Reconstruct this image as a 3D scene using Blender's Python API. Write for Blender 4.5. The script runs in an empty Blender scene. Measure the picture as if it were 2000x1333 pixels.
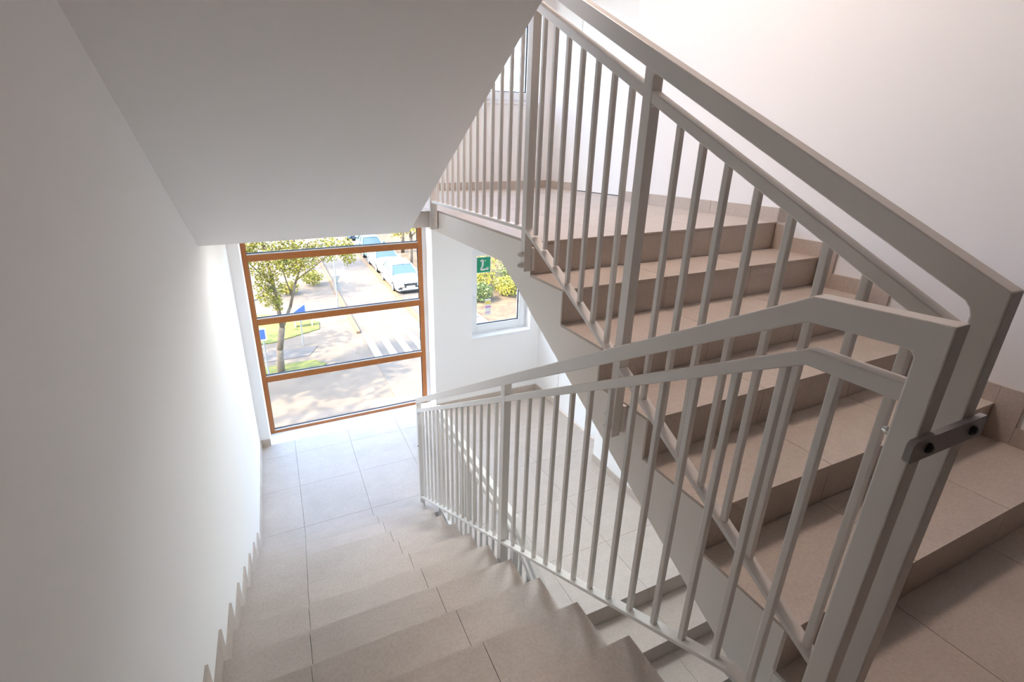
import bpy, bmesh, math, random
from mathutils import Vector, Matrix
random.seed(7)
scene = bpy.context.scene
col = scene.collection

# ------------------------------------------------------------------ camera
CX, CY, CZ = .4593, -.5735, 1.4459
YAW, PITCH, ROLL, FPX = .394, -.3393, -.002, 913.15
fw = Vector((math.sin(YAW)*math.cos(PITCH), math.cos(YAW)*math.cos(PITCH), math.sin(PITCH)))
rt = Vector((math.cos(YAW), -math.sin(YAW), 0)); up = rt.cross(fw)
r2 = rt*math.cos(ROLL)+up*math.sin(ROLL); u2 = up*math.cos(ROLL)-rt*math.sin(ROLL)
cam = bpy.data.cameras.new('camera')
cam.sensor_width = 36; cam.lens = FPX/2000*36
cam.shift_x = 85.54/2000; cam.shift_y = -48.4/2000
cam.clip_start = .05; cam.clip_end = 400
co = bpy.data.objects.new('camera', cam); col.objects.link(co)
M = Matrix((r2, u2, -fw)).transposed().to_4x4(); M.translation = (CX, CY, CZ)
co.matrix_world = M
scene.camera = co

# ------------------------------------------------------------------ light
SKY_STRENGTH = 1.75
w = bpy.data.worlds.new('world'); scene.world = w; w.use_nodes = True
st_ = w.node_tree.nodes.new('ShaderNodeTexSky'); st_.sky_type = 'NISHITA'; st_.sun_disc = False
st_.sun_elevation = math.radians(48); st_.sun_rotation = math.radians(-98); st_.air_density = 1.0; st_.dust_density = 2.0; st_.ozone_density = 1.0
w.node_tree.links.new(st_.outputs[0], w.node_tree.nodes['Background'].inputs[0])
w.node_tree.nodes['Background'].inputs[1].default_value = SKY_STRENGTH
sun = bpy.data.lights.new('sun', 'SUN'); sun.energy = 12.0; sun.angle = .02; sun.color = (1, .86, .66)
so = bpy.data.objects.new('sun', sun); col.objects.link(so)
sd = Vector((.72, .10, -.85)).normalized()          # light travels to +x: the sun stands on the left of the street
so.rotation_euler = sd.to_track_quat('-Z', 'Y').to_euler()
def portal(x0, x1, y, z0, z1):
    a = bpy.data.lights.new('window_portal', 'AREA'); a.shape = 'RECTANGLE'
    a.size = x1-x0; a.size_y = z1-z0; a.cycles.is_portal = True
    o = bpy.data.objects.new('window_portal', a); col.objects.link(o)
    o.location = ((x0+x1)/2, y, (z0+z1)/2); o.rotation_euler = (-math.pi/2, 0, 0)
vs = scene.view_settings
vs.view_transform = 'Standard'; vs.look = 'None'; vs.gamma = 1; vs.exposure = 0.5; vs.use_curve_mapping = False
scene.cycles.diffuse_bounces = 8; scene.cycles.max_bounces = 14; scene.cycles.transparent_max_bounces = 16
scene.cycles.sample_clamp_indirect = 6
scene.cycles.caustics_reflective = False; scene.cycles.caustics_refractive = False

# ------------------------------------------------------------------ materials
def new_mat(name):
    m = bpy.data.materials.new(name); m.use_nodes = True
    return m, m.node_tree.nodes, m.node_tree.links, m.node_tree.nodes['Principled BSDF']
def mat(name, c, rough=.5, noise=0, scale=8, bump=0, metal=0, c2=None, coords='Object', stretch=None, emit=None, spec=None):
    m, N, L, b = new_mat(name)
    b.inputs['Base Color'].default_value = (*c, 1); b.inputs['Roughness'].default_value = rough
    b.inputs['Metallic'].default_value = metal
    if spec is not None: b.inputs['Specular IOR Level'].default_value = spec
    if emit:
        b.inputs['Emission Color'].default_value = (*emit[0], 1); b.inputs['Emission Strength'].default_value = emit[1]
    if noise or c2 or bump:
        g = N.new('ShaderNodeNewGeometry'); mp = N.new('ShaderNodeMapping')
        L.new(g.outputs['Position'], mp.inputs['Vector'])
        if stretch: mp.inputs['Scale'].default_value = stretch
        n = N.new('ShaderNodeTexNoise'); n.inputs['Scale'].default_value = scale; n.inputs['Detail'].default_value = 6
        L.new(mp.outputs['Vector'], n.inputs['Vector'])
        if noise or c2:
            r = N.new('ShaderNodeValToRGB'); r.color_ramp.elements[0].position = .3; r.color_ramp.elements[1].position = .7
            a = tuple(x*(1-noise) for x in c); d = c2 if c2 else tuple(min(1, x*(1+noise)) for x in c)
            r.color_ramp.elements[0].color = (*a, 1); r.color_ramp.elements[1].color = (*d, 1)
            L.new(n.outputs['Fac'], r.inputs['Fac']); L.new(r.outputs['Color'], b.inputs['Base Color'])
        if bump:
            bp = N.new('ShaderNodeBump'); bp.inputs['Strength'].default_value = bump; bp.inputs['Distance'].default_value = .002
            L.new(n.outputs['Fac'], bp.inputs['Height']); L.new(bp.outputs['Normal'], b.inputs['Normal'])
    return m
def tile_mat():
    m, N, L, b = new_mat('stone_tile')
    g = N.new('ShaderNodeNewGeometry')
    oi = N.new('ShaderNodeObjectInfo')
    n1 = N.new('ShaderNodeTexNoise'); n1.inputs['Scale'].default_value = 3.5; n1.inputs['Detail'].default_value = 8; n1.inputs['Roughness'].default_value = .7
    n2 = N.new('ShaderNodeTexNoise'); n2.inputs['Scale'].default_value = 90; n2.inputs['Detail'].default_value = 3
    mp = N.new('ShaderNodeMapping'); mp.inputs['Scale'].default_value = (1, 1.6, 1)
    L.new(g.outputs['Position'], mp.inputs['Vector'])
    L.new(mp.outputs['Vector'], n1.inputs['Vector']); L.new(g.outputs['Position'], n2.inputs['Vector'])
    r = N.new('ShaderNodeValToRGB')
    r.color_ramp.elements[0].position = .3; r.color_ramp.elements[0].color = (.49, .418, .362, 1)
    r.color_ramp.elements[1].position = .72; r.color_ramp.elements[1].color = (.57, .495, .435, 1)
    L.new(n1.outputs['Fac'], r.inputs['Fac'])
    r2_ = N.new('ShaderNodeValToRGB')
    r2_.color_ramp.elements[0].position = .3; r2_.color_ramp.elements[0].color = (.9, .9, .9, 1)
    r2_.color_ramp.elements[1].position = .65; r2_.color_ramp.elements[1].color = (1.04, 1.04, 1.04, 1)
    L.new(n2.outputs['Fac'], r2_.inputs['Fac'])
    mx = N.new('ShaderNodeMix'); mx.data_type = 'RGBA'; mx.blend_type = 'MULTIPLY'; mx.inputs[0].default_value = 1
    L.new(r.outputs['Color'], mx.inputs[6]); L.new(r2_.outputs['Color'], mx.inputs[7])
    mr = N.new('ShaderNodeMapRange'); mr.inputs[3].default_value = .965; mr.inputs[4].default_value = 1.03
    L.new(oi.outputs['Random'], mr.inputs[0])
    mx2 = N.new('ShaderNodeVectorMath'); mx2.operation = 'SCALE'
    L.new(mx.outputs[2], mx2.inputs[0]); L.new(mr.outputs[0], mx2.inputs['Scale'])
    L.new(mx2.outputs[0], b.inputs['Base Color'])
    b.inputs['Roughness'].default_value = .42
    bp = N.new('ShaderNodeBump'); bp.inputs['Strength'].default_value = .12; bp.inputs['Distance'].default_value = .001
    L.new(n2.outputs['Fac'], bp.inputs['Height']); L.new(bp.outputs['Normal'], b.inputs['Normal'])
    return m
def glass_mat():
    m, N, L, b = new_mat('glass'); N.remove(b)
    t = N.new('ShaderNodeBsdfTransparent'); t.inputs[0].default_value = (.95, .97, .96, 1)
    gl = N.new('ShaderNodeBsdfGlossy'); gl.inputs['Roughness'].default_value = .02
    mx = N.new('ShaderNodeMixShader'); mx.inputs[0].default_value = .04
    L.new(t.outputs[0], mx.inputs[1]); L.new(gl.outputs[0], mx.inputs[2]); L.new(mx.outputs[0], N['Material Output'].inputs[0])
    return m
M_ = dict(
    wall=mat('white_paint', (.87, .862, .856), .75, bump=.08, scale=160),
    stringer=mat('cream_paint', (.86, .81, .76), .65, bump=.06, scale=160),
    tile=tile_mat(), grout=mat('grout', (.25, .225, .2), .9),
    rail=mat('warm_white_steel', (.76, .725, .69), .38, bump=.02, scale=300),
    steel=mat('bolt_steel', (.55, .54, .52), .3, metal=1), dark_steel=mat('blackened_bolt', (.05, .05, .05), .4, metal=.6),
    plate=mat('grey_coated_plate', (.30, .285, .28), .4),
    wood=mat('brown_wood_frame', (.30, .098, .022), .4, scale=14, c2=(.42, .15, .035), stretch=(1, 6, 14)),
    gasket=mat('black_gasket', (.02, .02, .035), .5), alu=mat('aluminium_strip', (.75, .74, .75), .35, metal=.4),
    pvc=mat('white_pvc', (.84, .85, .86), .35), glass=glass_mat(),
    door=mat('white_door_leaf', (.86, .865, .87), .22), gap=mat('door_gap', (.03, .03, .03), .8), absorber=mat('light_absorbing_panel', (.045, .035, .03), .6),  # last one: dark panel added out of view to absorb light
    lamp=mat('added_lamp_diffuser', (.9, .85, .75), .5, emit=((.86, .95, 1.0), 34)), lamp_warm=mat('lamp_diffuser_warm', (.9, .85, .75), .5, emit=((.97, .97, .97), 10)), added_lamp_soft=mat('added_diffuser_soft', (.9, .87, .82), .5, emit=((1, .85, .78), 4)), added_lamp_up=mat('added_diffuser_upper', (.9, .87, .82), .5, emit=((1, .79, .69), 48)), lampring=mat('lamp_ring', (.7, .7, .7), .3, metal=1),  # cool, soft and upper diffusers belong to lamps added for brightness
    green=mat('exit_green', (.01, .33, .17), .5), white=mat('print_white', (.9, .9, .88), .5), pink=mat('print_pink', (.62, .35, .62), .5), yellow=mat('print_yellow', (.85, .75, .2), .5),
    road=mat('asphalt', (.105, .083, .064), .9, noise=.12, scale=1.5), pave=mat('pale_paving', (.125, .092, .064), .9, noise=.15, scale=1.2),
    brick=mat('grey_pavers', (.095, .078, .066), .9, noise=.15, scale=2), kerb=mat('kerb_stone', (.14, .082, .042), .9, noise=.15, scale=3),
    stripe=mat('road_paint', (.5, .49, .47), .8), soil=mat('dry_soil', (.075, .045, .024), .95, noise=.3, scale=2, c2=(.13, .088, .045)),
    grass=mat('dry_grass', (.085, .10, .012), .9, noise=.2, scale=3, c2=(.17, .15, .025)),
    bark=mat('bark', (.11, .08, .055), .9, noise=.3, scale=9, bump=.4),
    leaf=mat('leaves_green', (.10, .115, .006), .6, scale=2.2, c2=(.28, .225, .012)), leafy=mat('leaves_yellow', (.18, .15, .018), .6, scale=1.5, c2=(.30, .23, .03)),
    leafd=mat('leaves_dark', (.03, .06, .012), .6, scale=2, c2=(.11, .13, .022)),
    carwhite=mat('car_white', (.55, .55, .55), .2), carteal=mat('car_teal', (.10, .16, .165), .2), carblue=mat('car_blue', (.07, .11, .18), .2),
    carglass=mat('car_glass', (.05, .08, .10), .08), tyre=mat('tyre', (.02, .02, .02), .8), rim=mat('wheel_rim', (.5, .5, .5), .3, metal=.8),
    black=mat('black_plastic', (.02, .02, .022), .4), light=mat('headlight', (.75, .78, .8), .1),
    galv=mat('galvanised', (.2, .2, .19), .5), blue=mat('sign_blue', (.03, .08, .32), .5), facade=mat('facade_plaster', (.6, .55, .48), .9),
    benchw=mat('bench_white', (.4, .38, .35), .7),
)

# ------------------------------------------------------------------ mesh helpers
def mesh_obj(name, verts, faces, m, parent=None, smooth=False, bevel=0, loc=None):
    me = bpy.data.meshes.new(name); me.from_pydata(verts, [], faces); me.update()
    o = bpy.data.objects.new(name, me); col.objects.link(o)
    if m: me.materials.append(M_[m])
    if parent: o.parent = parent
    if smooth:
        for p in me.polygons: p.use_smooth = True
    if bevel:
        b = o.modifiers.new('bevel', 'BEVEL'); b.width = bevel; b.segments = 2; b.limit_method = 'ANGLE'; b.angle_limit = .6
    return o
class MB:
    def __init__(s): s.v = []; s.f = []
    def box(s, x0, x1, y0, y1, z0, z1):
        n = len(s.v)
        s.v += [(x0,y0,z0),(x1,y0,z0),(x1,y1,z0),(x0,y1,z0),(x0,y0,z1),(x1,y0,z1),(x1,y1,z1),(x0,y1,z1)]
        s.f += [tuple(n+i for i in q) for q in ((0,3,2,1),(4,5,6,7),(0,1,5,4),(1,2,6,5),(2,3,7,6),(3,0,4,7))]
        return s
    def prism(s, pts, x0, x1):                      # polygon in (y,z), counter-clockwise, extruded along x
        a = sum(pts[i][0]*pts[(i+1) % len(pts)][1]-pts[(i+1) % len(pts)][0]*pts[i][1] for i in range(len(pts)))
        if a < 0: pts = pts[::-1]
        n = len(s.v); k = len(pts)
        s.v += [(x0, p[0], p[1]) for p in pts]+[(x1, p[0], p[1]) for p in pts]
        s.f.append(tuple(n+i for i in range(k))[::-1]); s.f.append(tuple(n+k+i for i in range(k)))
        s.f += [(n+i, n+(i+1) % k, n+k+(i+1) % k, n+k+i) for i in range(k)]
        return s
    def tube(s, p, q, r0, r1=None, seg=10, caps=True):
        r1 = r0 if r1 is None else r1
        p, q = Vector(p), Vector(q); d = (q-p).normalized()
        a = d.orthogonal().normalized(); b = d.cross(a); n = len(s.v)
        for c, r in ((p, r0), (q, r1)):
            for i in range(seg):
                t = 2*math.pi*i/seg; s.v.append(tuple(c+a*(r*math.cos(t))+b*(r*math.sin(t))))
        s.f += [(n+i, n+(i+1) % seg, n+seg+(i+1) % seg, n+seg+i) for i in range(seg)]
        if caps: s.f += [tuple(n+i for i in range(seg))[::-1], tuple(n+seg+i for i in range(seg))]
        return s
    def quad(s, *p):
        n = len(s.v); s.v += [tuple(q) for q in p]; s.f.append(tuple(range(n, n+len(p)))); return s
    def build(s, name, m, parent=None, **k): return mesh_obj(name, s.v, s.f, m, parent, **k)
def box(name, m, parent, *b, **k): return MB().box(*b).build(name, m, parent, **k)
def tag(o, label=None, cat=None, group=None, kind=None):
    if label: o['label'] = label
    if cat: o['category'] = cat
    if group: o['group'] = group
    if kind: o['kind'] = kind
    return o
def empty(name, loc=(0, 0, 0)):
    o = bpy.data.objects.new(name, None); col.objects.link(o); o.location = loc; o.empty_display_size = .1
    return o
def under(o, parent):                                # world-space parts below an Empty that does not stand at the origin
    o.parent = parent; o.matrix_parent_inverse = Matrix.Translation(parent.location).inverted(); return o

# ------------------------------------------------------------------ stair geometry
R = .169; G = .29; GU = .3025; P = 17*R
XD, XS, XU, XR, XJ = 1.436, 1.41, 1.6578, 3.465, 3.73    # down-flight edge, its slab, up-flight stringer, right wall, wall at the door niche
YD0 = .0108; YU0 = -.0476; YE = 2.911; YB = 4.72; YN = 3.0
ZL = -11*R; ZT = 6*R
SK = .088                                              # skirting height

# walls
lw = tag(box('wall_left', 'wall', None, -.25, 0, -.95, YB+.3, ZL-1.6, 5.4), 'white painted wall along the descending flight', 'wall', kind='structure')
BX = [(.11, 2.19, ZL, .80), (2.715, 3.59, -.89, .29)]     # openings of one storey in the back wall
mb = MB(); y0, y1 = YB, YB+.32
def wall_strip(z0, z1, holes):
    x = -.25
    for (a, b) in holes: mb.box(x, a, y0, y1, z0, z1); x = b
    mb.box(x, XJ+.25, y0, y1, z0, z1)
for dz, top in ((0, ZT-.10), (P, 5.4)):
    zs = ZL+dz
    wall_strip(zs, -.89+dz, [(.11, 2.19)])
    wall_strip(-.89+dz, .29+dz, [(.11, 2.19), (2.715, 3.59)])
    wall_strip(.29+dz, .80+dz, [(.11, 2.19)])
    wall_strip(.80+dz, top if dz else ZL+P, [])
wall_strip(ZL-1.6, ZL, [])
tag(mb.build('wall_back', 'wall'), 'white wall with the tall brown window and the small white window', 'wall', kind='structure')
DY0, DY1, DH = 3.14, 4.16, 2.06
mb = MB()
mb.box(XR, XR+.52, -.95, YN, ZL-1.6, 5.4)                # wall beside the flights
for z in (ZL, ZT):
    mb.box(XJ, XJ+.25, YN, DY0, z, z+P); mb.box(XJ, XJ+.25, DY1, YB+.3, z, z+P); mb.box(XJ, XJ+.25, DY0, DY1, z+DH, z+P)
    mb.box(XJ+.2, XJ+.25, DY0, DY1, z, z+DH)
tag(mb.build('wall_right', 'wall'), 'white wall beside the ascending flight', 'wall', kind='structure')
tag(MB().box(-.25, XR+.52, -2.65, -2.4, ZL-1.6, 5.4).box(-.25, 0, -2.4, -.95, ZL-1.6, 5.4).box(XR, XR+.52, -2.4, -.95, ZL-1.6, 5.4).build('wall_front_added', 'absorber'), 'added dark wall behind the viewpoint that absorbs light', 'wall', kind='structure')  # unseen dark surfaces added behind the viewpoint to darken the near side
tag(box('ceiling', 'wall', None, -.25, XJ+.25, -2.65, YB+.3, 5.4, 5.6), 'white ceiling at the top of the stairwell', 'ceiling', kind='structure')
tag(box('floor', 'wall', None, -.25, XJ+.25, -2.65, YB+.3, ZL-1.8, ZL-1.6), 'floor at the foot of the stairwell', 'floor', kind='structure')

# tiled floors: a slab with one object per tile
JX = [.375, 1.0, 1.615, 2.235, 2.855, 3.475]; JY = [-4.79, -4.175, -3.56, -2.945, -2.33, -1.715, -1.1, -.485, .13, .75, 1.37, 1.985, 2.6, 3.21, 3.825, 4.435]
_tile_cache = {}
def tile_piece(name, parent, x0, x1, y0, y1, z0, z1):
    key = (name, round(x1-x0, 4), round(y1-y0, 4), round(z1-z0, 4))
    if key not in _tile_cache:
        m = MB().box(0, x1-x0, 0, y1-y0, 0, z1-z0); me = bpy.data.meshes.new(name); me.from_pydata(m.v, [], m.f); me.materials.append(M_['tile']); _tile_cache[key] = me
    o = bpy.data.objects.new(name, _tile_cache[key]); col.objects.link(o); o.location = (x0, y0, z0); o.parent = parent
    return o
def cuts(a, b, js):
    c = [a]+[j for j in js if a+.02 < j < b-.02]+[b]; return list(zip(c[:-1], c[1:]))
GAP = .0012
def tile_floor(parent, rects, z):
    for (x0, x1, y0, y1) in rects:
        for (a, b) in cuts(x0, x1, JX):
            for (c, d) in cuts(y0, y1, JY):
                tile_piece('tile', parent, a+(GAP if a > x0 else 0), b-(GAP if b < x1 else 0), c+(GAP if c > y0 else 0), d-(GAP if d < y1 else 0), z-.012, z)
TT = .012
def base_tiles(parent, wall, a, b, z, h=SK, js=None, name='tile'):
    for (c, d) in cuts(a, b, js or JY):
        if wall[0] == 'x': tile_piece(name, parent, min(wall[1], wall[2]), max(wall[1], wall[2]), c+GAP, d-GAP, z, z+h)
        else: tile_piece(name, parent, c+GAP, d-GAP, min(wall[1], wall[2]), max(wall[1], wall[2]), z, z+h)
EY = 2.95                                              # far end of the open eye between the flights
for i, z in enumerate((ZL, ZT)):
    mb = MB(); t = .13 if i else .16
    mb.box(0, XS, YE-.04, YB, z-.128, z-.0135)
    mb.box(XS, XU, EY, YB, z-.128, z-.0135)
    mb.prism([(1.465+.01, z-.0135), (YB, z-.0135), (YB, z-.168), (1.805, z-.168), (1.465+.01, z-.168-.5575*.33)], XU, XR)
    mb.box(XR, XJ, YN, YB, z-.168, z-.0135)
    fl = tag(mb.build('floor', 'stringer'), ['lower landing of grey tiles in front of the brown window', 'upper landing of pale tiles behind the railing'][i], 'floor', kind='structure')
    tile_floor(fl, [(0, XU, YE+.004, YB), (XU, XR, 1.465, YB), (XR, XJ, YN, YB)], z)
    # skirtings
    bb = tag(empty('baseboard_back', (2.2, YB, z)), 'grey tile skirting under the small window, %s landing' % ('lower', 'upper')[i], 'baseboard', kind='structure')
    for (a, b) in cuts(2.19, XJ, JX): under(tile_piece('tile', None, a+GAP, b-GAP, YB-TT, YB, z, z+SK), bb)
    under(tile_piece('tile', None, 0, .112, YB-TT-.001, YB-.001, z, z+SK), bb)
    br = tag(empty('baseboard_right', (XR, YN, z)), 'grey tile skirting along the right wall of the %s landing' % ('lower', 'upper')[i], 'baseboard', kind='structure')
    for (a, b) in cuts(1.375, YN, JY): under(tile_piece('tile', None, XR-TT, XR, a+GAP, b-GAP, z, z+SK), br)
    for (a, b) in ((DY1, YB-TT), (YN, DY0)): under(tile_piece('tile', None, XJ-TT, XJ, a, b, z, z+SK), br)
    bl = tag(empty('baseboard_left', (0, YE, z)), 'grey tile skirting at the left wall of the %s landing' % ('lower', 'upper')[i], 'baseboard', kind='structure')
    for (a, b) in cuts(YE+.09, YB-TT, JY): under(tile_piece('tile', None, 0, TT, a+GAP, b-GAP, z, z+SK), bl)
    # landing doors
    d = tag(empty('door_%d' % (i+1), (XJ, (DY0+DY1)/2, z)), 'flush white door on the %s landing' % ('lower', 'upper')[i], 'door', kind='structure')
    under(box('leaf', 'door', None, XJ+.004, XJ+.05, DY0+.004, DY1-.004, z+.009, z+DH-.004, bevel=.002), d)
    under(box('threshold_gap', 'gap', None, XJ+.012, XJ+.19, DY0, DY1, z-.002, z+.0085), d)
# our own floor, and the same floor one storey up (it closes the stairwell overhead)
for i, z in enumerate((0, P)):
    mb = MB()
    mb.box(0, XS, -2.4, YD0-.012, z-.2, z-.0135); mb.box(XS, XU, -2.4, -.262, z-.2, z-.0135)
    mb.prism([(-2.4, z-.0135), (YU0-.0+.01, z-.0135), (YU0+.01, z-.2), (-2.4, z-.2)], XU, XR)
    fl = tag(mb.build('floor', 'stringer'), ['grey tiled floor at the foot of the ascending flight', 'tiled floor one storey above the viewpoint'][i], 'floor', kind='structure')
    if i == 0:
        tile_floor(fl, [(0, XD, -2.4, YD0-.26), (XD, XU, -2.4, -.25), (XU, XR, -2.4, YU0+.01)], z)
        for (a, b) in cuts(0, XD, JX): tile_piece('tile', fl, a+GAP, b-GAP, YD0-.26+.003, YD0, z-TT, z)
        br = tag(empty('baseboard_right', (XR, -1, 0)), 'grey tile skirting beside the bottom step', 'baseboard', kind='structure')
        for (a, b) in cuts(-2.4, YU0-.09, JY): under(tile_piece('tile', None, XR-TT, XR, a+GAP, b-GAP, 0, SK), br)

# long left flights: eleven risers from the landing up to the floor in front of the viewer
def left_flight(zf, label, skirt=True):
    st = tag(empty('stair_flight', (XD/2, YE, zf-11*R)), label, 'stairs')
    pts = []
    for k in range(11):                                   # from the top floor down
        y = YD0+G*k; z = zf-R*k
        pts += [(y-.0105, z-.0135), (y-.0105, z-R-.0135)]
    yb = YE-.04
    pts = [(YD0-.012, zf-.0135)]+pts[1:]
    soff = lambda y: .886+.583*(2.843-y)+(zf-P)
    pts += [(yb, zf-11*R-.0135), (yb, soff(yb)), (YD0-.012, soff(YD0-.012))]
    under(MB().prism(pts, 0, XS).build('slab', 'wall', None), st)
    for k in range(1, 11):
        y1 = YD0+G*k; y0 = y1-G; z = zf-R*k
        for (a, b) in cuts(0, XD, JX[:2]):
            under(tile_piece('tread_tile', None, a+(GAP if a else 0), b-(GAP if b < XD else 0), y0, y1, z-TT, z), st)
    for k in range(0, 11):
        y1 = YD0+G*k; z = zf-R*k
        for (a, b) in cuts(0, XD-.004, JX[:2]):
            under(tile_piece('riser_tile', None, a+(GAP if a else 0), b-(GAP if b < XD-.004 else 0), y1-.0125, y1-.003, z-R+.001, z-TT-.001), st)
    if skirt:
        for k in range(0, 11):
            y1 = YD0+G*k; z = zf-R*k
            if k: under(tile_piece('skirting_tile', None, 0, TT, y1-G+.091, y1-.001, z, z+SK), st)
            under(tile_piece('skirting_tile', None, 0, TT, y1, y1+.09, z-R+.0005, z+SK), st)
    return st
left_flight(0, 'tiled flight of stairs descending to the brown window')
left_flight(P, 'smooth grey underside of the flight overhead', skirt=False)
# short right flights: six risers up to the landing
def right_flight(zf, label, first=1):
    st = tag(empty('stair_flight', ((XU+XR)/2, YU0, zf)), label, 'stairs')
    low = lambda y: zf+.403+.5575*(y-1.022)
    pts = [(YU0+.0105, low(YU0)-.02), (YU0+.0105, zf-.0135)]
    for j in range(6):
        y = YU0+GU*j
        pts += [(y+.0105, zf+R*j-.0135), (y+.0105, zf+R*(j+1)-.0135)]
    pts = [(YU0+.0105, zf-.2)]+pts[3:]
    pts += [(YU0+GU*5+.0105, low(1.475))]
    under(MB().prism(pts, XU, XR).build('slab', 'stringer', None), st)
    JT = [2.275, 2.885]
    for j in range(6):
        y = YU0+GU*j; z = zf+R*j
        for (a, b) in cuts(XU-.002, XR, JT):
            under(tile_piece('riser_tile', None, a+(GAP if a > XU else 0), b-(GAP if b < XR else 0), y+.003, y+.0125, z+.001, z+R-TT-.002), st)
            if j: under(tile_piece('tread_tile', None, a+(GAP if a > XU else 0), b-(GAP if b < XR else 0), y-GU, y+.002, z-TT, z), st)
        under(tile_piece('skirting_tile', None, XR-TT, XR, y-.09, y, z+.0005, z+R+SK), st)
        if j: under(tile_piece('skirting_tile', None, XR-TT, XR, y-GU+.001, y-.091, z, z+SK), st)
    return st
right_flight(0, 'six tiled steps rising to the upper landing')
right_flight(-P, 'tiled steps going down below the lower landing')

# ------------------------------------------------------------------ railings
X1a, X1b = 1.4545, 1.4965      # plates of the descending railing
X2a, X2b = 1.600, 1.642
def band(path, th):            # polygon of a rail: path gives the upper edge (y, z), thickness measured vertically
    return path+[(y, z-th) for (y, z) in reversed(path)]
def fillet(mb, y, z, sy, s, x0, x1, r=.014):            # small gusset that rounds an inside corner
    pts = [(y, z)]
    for i in range(5):
        t = math.pi/2*i/4; pts.append((y+sy*(r-r*math.sin(t)), z+s*sy*(r-r*math.sin(t))-(r-r*math.cos(t))))
    mb.prism(pts, x0, x1)
def bolt(parent, x, y, z, axis='x', r=.011, l=.012, m='dark_steel', name='bolt'):
    d = Vector((-1, 0, 0)) if axis == 'x' else Vector((0, -1, 0)) if axis == 'y' else Vector((0, 1, 0))
    p = Vector((x, y, z)); mb = MB(); mb.tube(p, p+d*l*.5, r, r, 12); mb.tube(p+d*l*.5, p+d*l, r*.95, r*.5, 12)
    o = mb.build(name, m, None, smooth=False)
    if parent.type == 'MESH': o.parent = parent; return o
    return under(o, parent)
def baluster(parent, cache, xc, y, z0, z1, hw=.0092):
    k = round(z1-z0, 3)
    if k not in cache:
        m = MB().box(-hw, hw, -hw, hw, 0, z1-z0)
        me = bpy.data.meshes.new('baluster'); me.from_pydata(m.v, [], m.f); me.materials.append(M_['rail']); cache[k] = me
    o = bpy.data.objects.new('baluster', cache[k]); col.objects.link(o); o.location = (xc, y, z0)
    b = o.modifiers.new('bevel', 'BEVEL'); b.width = .003; b.segments = 2
    return under(o, parent)
def down_railing():
    r = tag(empty('stair_railing', (1.4755, -.2, 0)), 'pale steel railing of the descending flight with bent handrail', 'railing')
    s = .597; x0, x1 = X1a, X1b
    H = lambda y: 1.168-s*max(0, y)+(.012 if y < -.2 else 0)
    Mi = lambda y: 1.056-.594*max(0, y+.02)
    B = lambda y: .097-s*max(0, y+.02)
    hp = [(-.228, 1.178), (-.005, 1.168), (3.072, H(3.072)), (3.072, H(3.072)-.056), (-.005, 1.112), (-.172, 1.1195), (-.181, 1.116), (-.186, 1.107), (-.186, -.19), (-.228, -.19)]
    under(MB().prism(hp, x0, x1).build('handrail', 'rail', None, bevel=.003), r)
    for a, b in ((-.195, 1.345), (1.365, 3.042)):
        path = [(a, Mi(a))]+([(-.02, Mi(-.02))] if a < 0 else [])+[(b, Mi(b))]
        under(MB().prism(band(path, .036), x0+.002, x1-.002).build('middle_rail', 'rail', None, bevel=.003), r)
        path = [(a, B(a))]+([(-.02, B(-.02))] if a < 0 else [])+[(b, B(b))]
        under(MB().prism(band(path, .017), x0, x1).build('bottom_rail', 'rail', None, bevel=.002), r)
    def post(a, b, zb, top):
        mb = MB().prism([(a, zb), (b, zb), (b, top(b)), (a, top(a))], x0+.0008, x1-.0008)
        return mb
    mb = post(1.335, 1.375, -1.0, lambda y: H(y)-.04); fillet(mb, 1.375, H(1.375)-.056, 1, -s, x0+.0008, x1-.0008)
    under(mb.build('post', 'rail', None, bevel=.0025), r)
    mb = post(3.032, 3.072, -1.858, lambda y: H(y)-.04)
    under(mb.build('post', 'rail', None, bevel=.0025), r)
    for y, z in ((1.355, -.93), (-.207, -.1)):
        under(box('spacer', 'rail', None, XS+.0005, x0, y-.03, y+.03, z-.06, z+.05), r)
    bolt(r, x0, 3.052, -1.16, r=.007, l=.006)
    ca = {}
    for y in [-.075, .027]+[.027+.1088*n for n in range(1, 12)]+[1.462+.1045*n for n in range(15)]:
        z0 = B(y)-.004; z1 = Mi(y)-.03
        baluster(r, ca, (x0+x1)/2, y, z0, z1)
    return r
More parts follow.
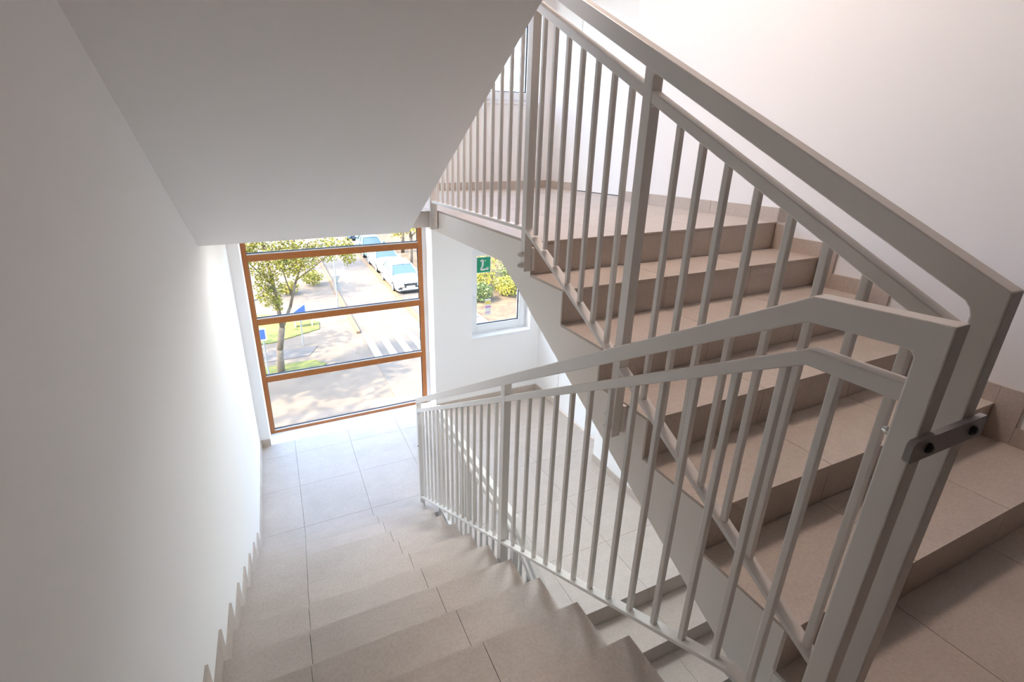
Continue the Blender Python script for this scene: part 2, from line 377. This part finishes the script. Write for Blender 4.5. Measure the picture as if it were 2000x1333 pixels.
def up_railing(dz, label, connector):
    r = tag(empty('stair_railing', (1.621, -.2, dz)), label, 'railing')
    x0, x1 = X2a, X2b; s = .565
    H = lambda y: dz+1.215+s*(min(y, 1.46)+.233); Mi = lambda y: dz+1.155+s*(min(y, 1.46)+.142)
    B = lambda y: dz+(.212+.578*(y+.107) if y < 1.44 else 1.093)
    YZ = 2.94
    q = H(-.186)-.060
    hp = [(-.228, H(-.228)), (1.46, H(1.46)), (YZ, H(1.46)), (YZ, H(1.46)-.06), (1.46, H(1.46)-.06), (-.172, H(-.172)-.06), (-.181, q-.004), (-.186, q-.018), (-.186, dz-.19), (-.228, dz-.19)]
    under(MB().prism(hp, x0, x1).build('handrail', 'rail', None, bevel=.003), r)
    for a, b in ((-.195, .695), (.713, 1.45), (1.47, YZ-.03)):
        under(MB().prism(band([(a, Mi(a)), (b, Mi(b))], .036), x0+.002, x1-.002).build('middle_rail', 'rail', None, bevel=.003), r)
        mb = MB().prism(band([(a, B(a)), (b, B(b))], .018), x0, x1)
        if a < 1: mb.prism(band([(a+.003, B(a)-.018), (b-.003, B(b)-.018)], .004), x0+.008, x1-.004)
        under(mb.build('bottom_rail', 'rail', None, bevel=.002), r)
    def post(a, b, zb): return MB().prism([(a, zb), (b, zb), (b, H(b)-.045), (a, H(a)-.045)], x0+.0008, x1-.0008)
    mb = post(.685, .723, dz+.365)
    fillet(mb, .685, H(.685)-.060, -1, s, x0+.0008, x1-.0008); fillet(mb, .685, Mi(.685)-.036, -1, s, x0+.003, x1-.003); fillet(mb, .685, B(.685)-.02, -1, .578, x0+.0008, x1-.0008, .02)
    under(mb.build('post', 'rail', None, bevel=.0025), r)
    mb = post(1.44, 1.48, dz+.872); fillet(mb, 1.44, B(1.439)-.018, -1, .578, x0+.0008, x1-.0008, .02)
    under(mb.build('post', 'rail', None, bevel=.0025), r)
    mb = MB().prism([(YZ-.04, dz+.872), (YZ, dz+.872), (YZ, H(2)-.06), (YZ-.04, H(2)-.06)], x0-.008, x1+.006)
    under(mb.build('post', 'rail', None, bevel=.0025), r)
    for y, z in ((.704, .44), (1.46, .93)):
        under(box('spacer', 'rail', None, x1, XU-.0025, y-.026, y+.026, dz+z-.055, dz+z+.06), r)
        for k in (-.028, .028): bolt(r, x0, y, dz+z+k, r=.014, l=.028, m='rail')
    for k in (.92, .97): bolt(r, 1.62, YZ-.04, dz+k, 'y', r=.012, l=.01, m='rail')
    ca = {}
    for y in [-.107, -.006, .086, .182, .281, .381, .475, .568, .797, .893, .99, 1.089, 1.188, 1.285, 1.375]+[1.565+.103*n for n in range(13)]:
        baluster(r, ca, (x0+x1)/2, y, B(y)-.004, Mi(y)-.03)
    if connector:
        Y = -.228
        c = under(MB().prism([(0, 0), (.01, 0), (.01, .048), (0, .048)], 0, 1).build('connector_plate', 'plate', None), r)
        me = c.data
        pts = [(1.425, .936), (1.432, .929), (1.662, .929), (1.668, .936), (1.668, .966), (1.662, .973), (1.432, .973), (1.425, .966)]
        n = len(pts); v = [(x, Y-.0105, z) for x, z in pts]+[(x, Y, z) for x, z in pts]
        f = [tuple(range(n)), tuple(range(2*n-1, n-1, -1))]+[(i, n+i, n+(i+1) % n, (i+1) % n) for i in range(n)]
        me.clear_geometry(); me.from_pydata(v, [], f)
        if not me.materials: me.materials.append(M_['plate'])
        for x in (1.4755, 1.621):
            bolt(c, x, Y-.0105, .951, 'y', r=.010, l=.008)
            bolt(c, x, Y+.042, .951, '+y', r=.009, l=.016, m='steel', name='cap_nut')
    return r
down_railing()
up_railing(0, 'pale steel railing rising beside the six steps to the upper landing', True)
up_railing(-P, 'pale steel railing below, seen through the gap beside the lower landing', False)

# ------------------------------------------------------------------ windows
def big_window(n, dz, label):
    W = tag(empty('window_%d' % n, (1.15, YB+.25, ZL+dz)), label, 'window', kind='structure')
    y0, y1 = 4.965, 5.03; xl, xr = .1068, 2.1439; zb, zt = ZL+dz, .80+dz; f = .053
    A = lambda nm, m, *b, **k: under(box(nm, m, None, *b, **k), W)
    A('jamb', 'wood', xl, xl+f, y0, y1, zb, zt, bevel=.004); A('jamb', 'wood', xr-f, xr, y0, y1, zb, zt, bevel=.004)
    A('jamb_filler', 'wall', xr, 2.19, y0+.01, y1, zb, zt)
    edges = [(zb-.0, zb+.035)]
    for t in (-1.085, -.359, .384): edges.append((t-.073+dz, t+dz))     # transoms (tops measured)
    edges.append((zt-.06, zt))
    for (a, b) in edges: A('transom', 'wood', xl+f, xr-f, y0+.002, y1, a, b, bevel=.004)
    for i in range(4):
        a, b = edges[i][1], edges[i+1][0]
        A('glazing_strip', 'alu', xl+f, xr-f, y0+.006, y0+.022, a, a+.012)
        A('gasket', 'gasket', xl+f, xr-f, y0+.022, y0+.034, a, a+.022)
        A('gasket', 'gasket', xr-f-.008, xr-f, y0+.018, y0+.034, a+.022, b)
        A('gasket', 'gasket', xl+f, xl+f+.004, y0+.018, y0+.034, a+.022, b)
        A('pane', 'glass', xl+f, xr-f, y0+.036, y0+.042, a, b)
    return W
big_window(1, 0, 'tall brown wooden window with four wide panes above the street')
big_window(2, P, 'tall brown wooden window on the upper landing')
def small_window(n, dz, label):
    x0, x1, z0, z1 = 2.715, 3.59, -.89+dz, .29+dz
    W = tag(empty('window_%d' % n, ((x0+x1)/2, YB+.13, z0)), label, 'window', kind='structure')
    A = lambda nm, m, *b, **k: under(box(nm, m, None, *b, **k), W)
    y = YB+.12
    mb = MB()
    fr = .05
    mb.box(x0, x0+fr, y+.02, y+.09, z0, z1).box(x1-fr, x1, y+.02, y+.09, z0, z1).box(x0+fr, x1-fr, y+.02, y+.09, z0, z0+fr).box(x0+fr, x1-fr, y+.02, y+.09, z1-fr, z1)
    under(mb.build('frame', 'pvc', None, bevel=.003), W)
    mb = MB(); s0, s1, t0, t1 = x0+.035, x1-.035, z0+.035, z1-.03; sw = .085
    mb.box(s0, s0+sw, y, y+.07, t0, t1).box(s1-sw, s1, y, y+.07, t0, t1).box(s0+sw, s1-sw, y, y+.07, t0, t0+sw).box(s0+sw, s1-sw, y, y+.07, t1-sw, t1)
    sash = under(mb.build('sash', 'pvc', None, bevel=.004), W)
    gx0, gx1, gz0, gz1 = s0+sw, s1-sw, t0+sw, t1-sw
    mb = MB(); g = .012
    mb.box(gx0, gx1, y+.018, y+.034, gz0, gz0+g).box(gx1-g, gx1, y+.018, y+.034, gz0+g, gz1).box(gx0, gx0+.004, y+.018, y+.034, gz0+g, gz1)
    under(mb.build('gasket', 'gasket', None), W)
    A('pane', 'glass', gx0, gx1, y+.036, y+.042, gz0, gz1)
    (MB().box(s0+.028, s0+.058, y-.012, y, -.40+dz, -.32+dz).box(s0+.034, s0+.052, y-.045, y-.012, -.37+dz, -.35+dz).box(s0+.034, s0+.052, y-.055, y-.042, -.47+dz, -.345+dz).build('handle', 'pvc', sash, bevel=.003))
    A('sill', 'pvc', x0-.004, x1+.004, YB-.022, y+.02, z0-.025, z0+.002, bevel=.004)
    return W, (gx0, gx1, y+.035, gz0, gz1)
_, gl = small_window(3, 0, 'small white window with a green exit sticker on its pane')
small_window(4, P, 'small white window up on the upper landing')
for dz in (0, P):
    portal(.16, 2.1, 5.06, ZL+dz, .8+dz); portal(2.8, 3.5, 4.97, -.8+dz, .2+dz)

# stickers on the small pane: green escape sign and white notice
gx0, gx1, gy, gz0, gz1 = gl
sg = empty('exit_sign', (gx0+.09, gy, gz1-.19)); tag(sg, 'green square exit sticker with white arrow sign on window pane', 'sign')
sx0, sx1, sz0, sz1 = gx0+.003, gx0+.21, gz1-.235, gz1-.022
under(box('border', 'white', None, sx0, sx1, gy-.0012, gy-.0002, sz0, sz1), sg)
under(box('panel', 'green', None, sx0+.007, sx1-.007, gy-.0022, gy-.0012, sz0+.007, sz1-.007), sg)
mb = MB(); yy0, yy1 = gy-.003, gy-.0022
u = lambda a: sx0+(sx1-sx0)*a
v = lambda b: sz0+(sz1-sz0)*b
def stroke(mb, a, b, wd):
    (ax, az), (bx_, bz) = (u(a[0]), v(a[1])), (u(b[0]), v(b[1])); d = Vector((bx_-ax, 0, bz-az)).normalized(); n = Vector((-d.z, 0, d.x))*wd/2
    p = [Vector((ax, 0, az))+n, Vector((ax, 0, az))-n, Vector((bx_, 0, bz))-n, Vector((bx_, 0, bz))+n]
    k = len(mb.v); mb.v += [(q.x, yy0, q.z) for q in p]+[(q.x, yy1, q.z) for q in p]
    mb.f += [(k, k+1, k+2, k+3), (k+7, k+6, k+5, k+4)]+[(k+i, k+4+i, k+4+(i+1) % 4, k+(i+1) % 4) for i in range(4)]
for a, b, wd in (((.30, .72), (.38, .80), .022), ((.38, .82), (.46, .74), .03), ((.46, .78), (.44, .45), .026), ((.44, .46), (.30, .20), .022), ((.30, .22), (.52, .20), .026), ((.5, .2), (.84, .26), .02), ((.60, .78), (.64, .73), .014), ((.74, .32), (.86, .26), .016), ((.74, .16), (.86, .25), .016)):
    stroke(mb, a, b, wd)
under(mb.build('pictogram', 'white', None), sg)
nt = empty('notice_sticker', (gx0+.18, gy, gz0+.12)); tag(nt, 'small white and pink notice sticker low on window pane', 'sticker')
nx = gx0+.135; nz = gz0+.115
under(box('sheet', 'white', None, nx, nx+.085, gy-.0012, gy-.0002, nz, nz+.225), nt)
for a, b, m in ((.10, .13, 'pink'), (.03, .045, 'pink'), (.15, .20, 'yellow')):
    under(box('printed_band', m, None, nx+.004, nx+.081, gy-.002, gy-.0012, nz+a, nz+b), nt)

# ceiling lamps; all but the one by the left wall are added for brightness
def ceiling_lamp(x, y, z, label, lm):
    l = tag(empty('ceiling_lamp', (x, y, z)), label, 'lamp', 'round ceiling lamps under the landings')
    under(MB().tube((x, y, z), (x, y, z-.012), .29, .285, 32).build('base_ring', 'lampring', None), l)
    under(MB().tube((x, y, z-.012), (x, y, z-.024), .275, .26, 32).build('diffuser', lm, None), l)
ceiling_lamp(2.6, 2.15, ZT-.168, 'added cool white lamp under the upper landing, brightening the lower landing', 'lamp')  # added to brighten the right end of the lower landing
ceiling_lamp(1.15, 3.35, P+ZT-.128, 'added warm lamp out of view high above the upper landing', 'added_lamp_soft')  # out-of-view lamp added to lift the upper landing and right wall
ceiling_lamp(1.98, 1.78, P+ZT-.168, 'added warm lamp out of view brightening the six steps', 'added_lamp_up')  # unseen lamp added to light the upper treads and wall beside them
mb = MB(); z = P+ZT
mb.box(0, XS, YE-.04, YB, z-.128, z); mb.box(XS, XU, EY, YB, z-.128, z); mb.box(XU, XR, 1.475, YB, z-.168, z); mb.box(XR, XJ, YN, YB, z-.168, z)
tag(mb.build('ceiling', 'wall'), 'underside of the landing above the upper landing', 'ceiling', kind='structure')

ceiling_lamp(.75, 3.3, ZT-.128, 'round white ceiling lamp near the left wall under the upper landing', 'lamp_warm')
# ------------------------------------------------------------------ street outside
ZG = -6.5
def ground(name, m, label, pts, z, cat='ground', th=.1):
    n = len(pts); vv = [(x, y, z) for x, y in pts]+[(x, y, z-th) for x, y in pts]
    o = mesh_obj(name, vv, [tuple(range(n)), tuple(range(2*n-1, n-1, -1))]+[(i, n+i, n+(i+1) % n, (i+1) % n) for i in range(n)], m)
    return tag(o, label, cat, kind='structure')
ground('ground', 'pave', 'pale sunlit paving beyond the building', [(-60, 5.1), (90, 5.1), (90, 140), (-60, 140)], ZG-.02)
ground('road', 'road', 'narrow asphalt street running away from the window', [(3.6, 12), (6.55, 12), (6.55, 120), (3.6, 120)], ZG, 'road', .05)
ground('parking_strip', 'brick', 'parking strip beside the street with parked cars', [(6.75, 20), (9.6, 20), (9.6, 120), (6.75, 120)], ZG+.01, 'pavement', .05)
def kerb(x0, x1, y0, y1, label):
    k = tag(empty('kerb', ((x0+x1)/2, y0, ZG)), label, 'kerb', kind='structure'); y = y0
    me = None
    while y < y1:
        if me is None:
            o = box('kerb_stone', 'kerb', None, 0, x1-x0, 0, .98, 0, .12, bevel=.01); me = o.data
        else:
            o = bpy.data.objects.new('kerb_stone', me); col.objects.link(o); b = o.modifiers.new('bevel', 'BEVEL'); b.width = .01
        o.location = (x0, y, ZG-.02); under(o, k); y += 1.0
kerb(6.55, 6.75, 15, 60, 'tan kerb stones between street and parked cars')
kerb(3.42, 3.6, 20, 50, 'tan kerb stones on the left edge of the street')
cw = tag(empty('crosswalk', (4.6, 17, ZG)), 'white striped crosswalk painted across the street', 'crosswalk', kind='structure')
for i in range(5):
    x = 3.66+.635*i
    under(MB().prism([(17.0-.05*i, ZG), (19.62-.03*i, ZG), (19.62-.03*i, ZG+.006), (17.0-.05*i, ZG+.006)], x, x+.30).build('stripe', 'stripe', None), cw)
def grass_patch(pts, label):
    return tag(ground('grass_patch', 'grass', label, pts, ZG+.02, 'grass', .06))
grass_patch([(-8, 20.6), (-.2, 20.3), (1.9, 21.3), (2.0, 22.3), (-.5, 24.5), (-8, 25)], 'yellow green lawn behind the tall tree')
grass_patch([(-8, 16.3), (1.2, 16.6), (1.75, 17.2), (1.3, 17.75), (-8, 17.6)], 'strip of green lawn around the tree trunk')
ground('paver_walk', 'brick', 'strip of grey pavers crossing behind the tree', [(-8, 18.0), (1.2, 18.3), (1.6, 19.2), (-8, 19.6)], ZG+.0, 'pavement', .05)
ground('soil_bed', 'soil', 'dry brown ground under the trees beyond the small window', [(9.8, 12), (40, 12), (40, 60), (9.8, 60)], ZG+.015, 'ground', .06)

# trees: trunk and branches as tapered tubes, crown as many small leaf blades
def leaves(name, m, parent, centres, n, size):
    mb = MB(); tot = sum(c[3] for c in centres)
    for (c, rx, rz, wgt) in [((a[0], a[1], a[2]), a[4], a[5], a[3]) for a in centres]:
        for _ in range(int(n*wgt/tot)):
            d = Vector((random.gauss(0, 1), random.gauss(0, 1), random.gauss(0, 1))).normalized()*random.random()**.45
            p = Vector(c)+Vector((d.x*rx, d.y*rx, d.z*rz))
            a = Vector((random.uniform(-1, 1), random.uniform(-1, 1), random.uniform(-1, .4))).normalized(); b = a.orthogonal().normalized()
            b = (b*math.cos(3*random.random())+a.cross(b)*math.sin(3*random.random())).normalized()
            L = size*random.uniform(.6, 1.3); W_ = L*.45
            mb.quad(p-a*L, p+b*W_, p+a*L, p-b*W_)
    o = under(mb.build(name, m, None), parent); o['kind'] = 'stuff'; return o
def tree(base, limbs, centres, n, size, leaf, label, group=None):
    t = tag(empty('tree', base), label, 'tree', group)
    mb = MB()
    for a, b, ra, rb in limbs: mb.tube(a, b, ra, rb, 9)
    under(mb.build('trunk', 'bark', None, smooth=True), t)
    leaves('crown', leaf, t, centres, n, size)
    return t
Y = 17.14
tree((.05, Y, ZG), [((.05, Y, ZG-.05), (.12, Y, -5.6), .15, .12), ((.12, Y, -5.6), (.31, Y, -4.73), .12, .11), ((.31, Y, -4.8), (.22, Y, -3.1), .085, .06), ((.22, Y, -3.1), (.0, Y+.2, -1.0), .06, .02), ((.31, Y, -4.75), (.69, Y, -3.98), .07, .055), ((.69, Y, -3.98), (.97, Y, -3.1), .055, .045), ((.97, Y, -3.1), (1.6, Y, -1.6), .045, .015), ((.8, Y, -3.6), (.5, Y+.4, -2.2), .03, .012), ((.22, Y, -3.1), (-.9, Y-.2, -1.6), .035, .01), ((1.0, Y, -3.0), (2.5, Y, -2.0), .03, .01)],
     [(.1, Y, -2.0, 3, 1.15, .9), (.05, Y, -3.2, 1.4, .5, .75), (1.1, Y, -2.2, 2.2, .8, .8), (2.2, Y, -1.95, 1.3, .75, .45), (2.95, Y, -2.1, .6, .35, .55), (-.9, Y, -1.5, 1.5, .8, .7), (.6, Y, -.6, 3, 2.0, .8), (.25, Y, -3.75, .4, .22, .4)], 9500, .058, 'leaf', 'slim green tree with forked trunk in front of the street')
def simple_tree(x, y, h, cr, leaf, label, n=2500, size=.12, low=.45, group='trees along the street'):
    top = ZG+h
    ls = [((x, y, ZG-.05), (x+.1, y, ZG+h*low), .16, .11), ((x+.1, y, ZG+h*low), (x-.2, y, top-.3), .11, .03)]
    for k in range(5):
        a = 1.3*k; z = ZG+h*(low+.08*k); ls.append(((x+.05, y, z), (x+.05+cr*.7*math.cos(a), y+cr*.7*math.sin(a), z+cr*.6), .05, .012))
    cs = [(x+cr*.5*math.cos(1.26*k), y+cr*.5*math.sin(1.26*k), top-cr*(.5+.25*(k % 3)), 1, cr*.62, cr*.5) for k in range(5)]+[(x, y, top-cr*.3, 1.2, cr*.6, cr*.45)]
    return tree((x, y, ZG), ls, cs, n, size, leaf, label, group)
simple_tree(8.95, 30.2, 4.9, 1.7, 'leafy', 'yellowing tree between the street and the right window edge', 2600, .11, .5)
simple_tree(-1.2, 27.5, 6.2, 2.4, 'leafy', 'yellow crown behind the top of the slim green tree', 2600)
simple_tree(1.6, 34, 6.5, 2.6, 'leafy', 'yellow crown far down the left side of street', 2400)
simple_tree(10.2, 37, 6.0, 2.6, 'leafy', 'yellow crown far behind the parked cars', 2400)
simple_tree(-2.9, 14.9, 7.4, 2.0, 'leaf', 'tall tree left of the window whose shade dapples the paving', 420, .28, .6)
simple_tree(-2.1, 10.2, 7.6, 1.9, 'leaf', 'tree close to the facade left of the window', 420, .28, .6)
for (x, y, h, c, lf, lb) in ((13.4, 30.6, 5.0, 1.5, 'leafd', 'dark tree nearest beyond the small window bushes'), (17.2, 31.2, 5.2, 1.6, 'leafy', 'yellow tree beyond the small window bushes'), (15.4, 35.2, 5.4, 1.7, 'leaf', 'green tree farthest beyond the small window')):
    simple_tree(x, y, h, c, lf, lb, 2200, .10, .2, 'trees beyond the small window')
for (x, y, h, c, lb) in ((-6.2, 11.4, 9.4, 2.0, 'shade tree left of the window nearest the facade'), (-4.6, 19.2, 7.6, 2.0, 'shade tree left of the lawn'), (-7.4, 15.6, 10.0, 2.2, 'tallest shade tree far left of the window')):
    simple_tree(x, y, h, c, 'leaf', lb, 420, .28, .6)
def bush(x, y, r, leaf, label, n=500, sz=.09):
    b = tag(empty('bush', (x, y, ZG)), label, 'bush', 'bushes along the street')
    mb = MB()
    for k in range(6): mb.tube((x, y, ZG-.02), (x+r*.6*math.cos(k), y+r*.6*math.sin(k), ZG+r), .02, .008, 5)
    under(mb.build('stems', 'bark', None), b)
    leaves('foliage', leaf, b, [(x, y, ZG+r*.65, 1, r, r*.65)], n, sz)
bush(2.4, 29.5, .7, 'leaf', 'round green bush left of the sign pole')
bush(.9, 28, .6, 'leafy', 'yellow bush behind the slim tree')
for (x, y, r, lf, lb) in ((10.7, 22.4, .8, 'leafd', 'dark bush at the left of the small window view'), (12.7, 22.7, .9, 'leaf', 'green bush at the right of the small window view'), (11.6, 24.6, 1.25, 'leaf', 'broad green bush in the middle of the small window view'), (14.3, 24.9, 1.2, 'leafd', 'dark bush behind, at the right edge of small window'), (12.9, 27.4, 1.55, 'leafy', 'tall yellow bush behind the broad green bush'), (16.2, 27.6, 1.5, 'leaf', 'tall green bush at the far right beyond small window')):
    bush(x, y, r, lf, lb, 1500, .085)

# street furniture
sp = tag(empty('sign_pole', (3.18, 24.36, ZG)), 'thin street pole carrying two road signs seen from behind', 'sign pole')
under(MB().tube((3.18, 24.36, ZG-.05), (3.22, 24.36, -2.4), .04, .035, 10).build('pole', 'galv', None), sp)
n = [(2.98, -4.76), (3.46, -4.8), (3.24, -5.22)]
def yplate(pts, y, th, nm, m, par):
    k = len(pts); return under(mesh_obj(nm, [(a, y, b) for a, b in pts]+[(a, y+th, b) for a, b in pts], [tuple(range(k)), tuple(range(2*k-1, k-1, -1))]+[(i, k+i, k+(i+1) % k, (i+1) % k) for i in range(k)], m), par)
yplate(n, 24.41, .01, 'yield_sign', 'galv', sp)
yplate([(3.05, -5.13), (3.45, -5.15), (3.43, -5.58), (3.06, -5.56)], 24.41, .01, 'square_sign', 'galv', sp)
def info_board(x, y, w_, h_, z, rot, label):
    b = tag(empty('info_board', (x, y, ZG)), label, 'sign')
    under(MB().tube((x, y+.03, ZG-.03), (x, y+.03, z+h_), .03, .03, 8).build('post', 'galv', None), b)
    yplate([(x-w_/2, z), (x+w_/2, z), (x+w_/2, z+h_*1.0), (x-w_/2, z+h_*(1-rot))], y-.02, .02, 'board', 'blue', b)
    yplate([(x-w_/2-.05, z-.05), (x+w_/2+.05, z-.05), (x+w_/2+.05, z+h_*1.0+.06), (x-w_/2-.05, z+h_*(1-rot)+.1)], y+.001, .015, 'backing', 'stripe', b)
info_board(1.05, 19.5, .46, .40, -5.06, .75, 'slanted blue board on post right of the slim tree')
info_board(-.36, 16.5, .16, .36, -4.86, 0, 'narrow blue board at the left edge of tall window')
bn = tag(empty('slatted_bench', (1.25, 21.95, ZG)), 'pale slatted bench standing on the lawn', 'bench')
for k in range(7): under(box('slat', 'benchw', None, .80+.128*k, .80+.128*k+.085, 21.8, 22.15, ZG+.36, ZG+.40), bn)
for x in (.84, 1.6): under(box('leg', 'benchw', None, x, x+.06, 21.85, 22.1, ZG-.02, ZG+.36), bn)
for y in (21.86, 22.05): under(box('bearer', 'benchw', None, .80, 1.66, y, y+.05, ZG+.31, ZG+.36), bn)

def car(x, y, body, label):
    c = tag(empty('parked_car', (x, y, ZG)), label, 'car', 'cars parked along the kerb')
    HW = .89; L = 4.45
    # stations along the car (from the nose at y=0): (y, belt height, half width at belt, bottom)
    st = [(0, .55, .60, .30), (.06, .70, .74, .20), (.35, .80, .84, .18), (1.15, .92, .88, .18), (1.75, .98, .89, .18), (3.3, .99, .89, .18), (4.1, .97, .86, .2), (4.38, .86, .80, .25), (4.45, .60, .70, .32)]
    V = []; F = []
    for (yy, h, hw, b) in st:
        ring = [(-hw*.92, b), (-hw, b+.18), (-hw, h-.16), (-hw*.93, h-.03), (-hw*.6, h+.02), (0, h+.035), (hw*.6, h+.02), (hw*.93, h-.03), (hw, h-.16), (hw, b+.18), (hw*.92, b)]
        V += [(x+a, y+yy, ZG+z) for a, z in ring]
    n = 11
    for i in range(len(st)-1):
        for j in range(n): F.append((i*n+j, i*n+(j+1) % n, (i+1)*n+(j+1) % n, (i+1)*n+j))
    F.append(tuple(range(n))[::-1]); F.append(tuple((len(st)-1)*n+j for j in range(n)))
    bo = under(mesh_obj('body', V, F, body, smooth=True), c)
    gs = [(1.15, .90, .76), (1.95, 1.40, .60), (2.35, 1.46, .60), (3.2, 1.42, .58), (4.05, .98, .70)]
    V = []; F = []
    for yy, h, hw in gs:
        lowh = .86
        V += [(x-.80, y+yy, ZG+lowh), (x-hw, y+yy, ZG+h), (x, y+yy, ZG+h+.02), (x+hw, y+yy, ZG+h), (x+.80, y+yy, ZG+lowh)]
    for i in range(len(gs)-1):
        for j in range(4): F.append((i*5+j, i*5+j+1, (i+1)*5+j+1, (i+1)*5+j))
    under(mesh_obj('windows', V, F, 'carglass'), c)
    V = []; F = []
    for yy, h, hw in ((1.88, 1.38, .60), (2.35, 1.475, .61), (3.2, 1.435, .59), (3.45, 1.33, .60)):
        V += [(x-hw-.02, y+yy, ZG+h-.04), (x-hw+.04, y+yy, ZG+h+.012), (x, y+yy, ZG+h+.035), (x+hw-.04, y+yy, ZG+h+.012), (x+hw+.02, y+yy, ZG+h-.04)]
    for i in range(3):
        for j in range(4): F.append((i*5+j, i*5+j+1, (i+1)*5+j+1, (i+1)*5+j))
    under(mesh_obj('roof', V, F, body, smooth=True), c)
    for s in (-1, 1):
        mb = MB()
        mb.tube((x+s*.82, y+1.12, ZG+.90), (x+s*.615, y+1.92, ZG+1.39), .035, .035, 6); mb.tube((x+s*.81, y+2.6, ZG+.9), (x+s*.615, y+2.6, ZG+1.45), .03, .03, 6); mb.tube((x+s*.80, y+4.1, ZG+.9), (x+s*.6, y+3.35, ZG+1.40), .05, .05, 6)
        under(mb.build('pillars', body, None), c)
        under(box('mirror', body, None, x+s*.98-.09, x+s*.98+.09, y+1.42, y+1.52, ZG+.92, ZG+1.05, bevel=.02), c)
        under(mesh_obj('headlight', [(x+s*.45, y+.02, ZG+.62), (x+s*.79, y+.16, ZG+.66), (x+s*.80, y+.20, ZG+.77), (x+s*.50, y+.06, ZG+.70)], [(0, 1, 2, 3) if s > 0 else (3, 2, 1, 0)], 'light'), c)
        under(box('fog_recess', 'black', None, x+s*.62-.12, x+s*.62+.12, y-.005, y+.1, ZG+.32, ZG+.42), c)
        for wy in (.85, 3.5):
            wl = under(MB().tube((x+s*.72, y+wy, ZG+.31), (x+s*.90, y+wy, ZG+.31), .32, .32, 20).build('wheel', 'tyre', None), c)
            MB().tube((x+s*.89, y+wy, ZG+.31), (x+s*.91, y+wy, ZG+.31), .21, .20, 16).build('rim', 'rim', wl)
    yplate([(x-.42, ZG+.66), (x+.42, ZG+.66), (x+.34, ZG+.40), (x-.34, ZG+.40)], y-.035, .06, 'grille', 'black', c)
    yplate([(x-.26, ZG+.40), (x+.26, ZG+.40), (x+.26, ZG+.51), (x-.26, ZG+.51)], y-.05, .015, 'number_plate', 'stripe', c)
    under(box('bumper_sill', 'black', None, x-.62, x+.62, y+.02, y+.2, ZG+.17, ZG+.25), c)
    return c
car(7.52, 25.2, 'carwhite', 'white car parked nearest, with its dark grille facing the window')
car(7.62, 30.3, 'carwhite', 'second white car parked behind the nearest white car')
car(7.7, 35.6, 'carteal', 'teal car parked behind the two white cars')
car(7.75, 44.0, 'carblue', 'blue car parked farthest along the kerb')
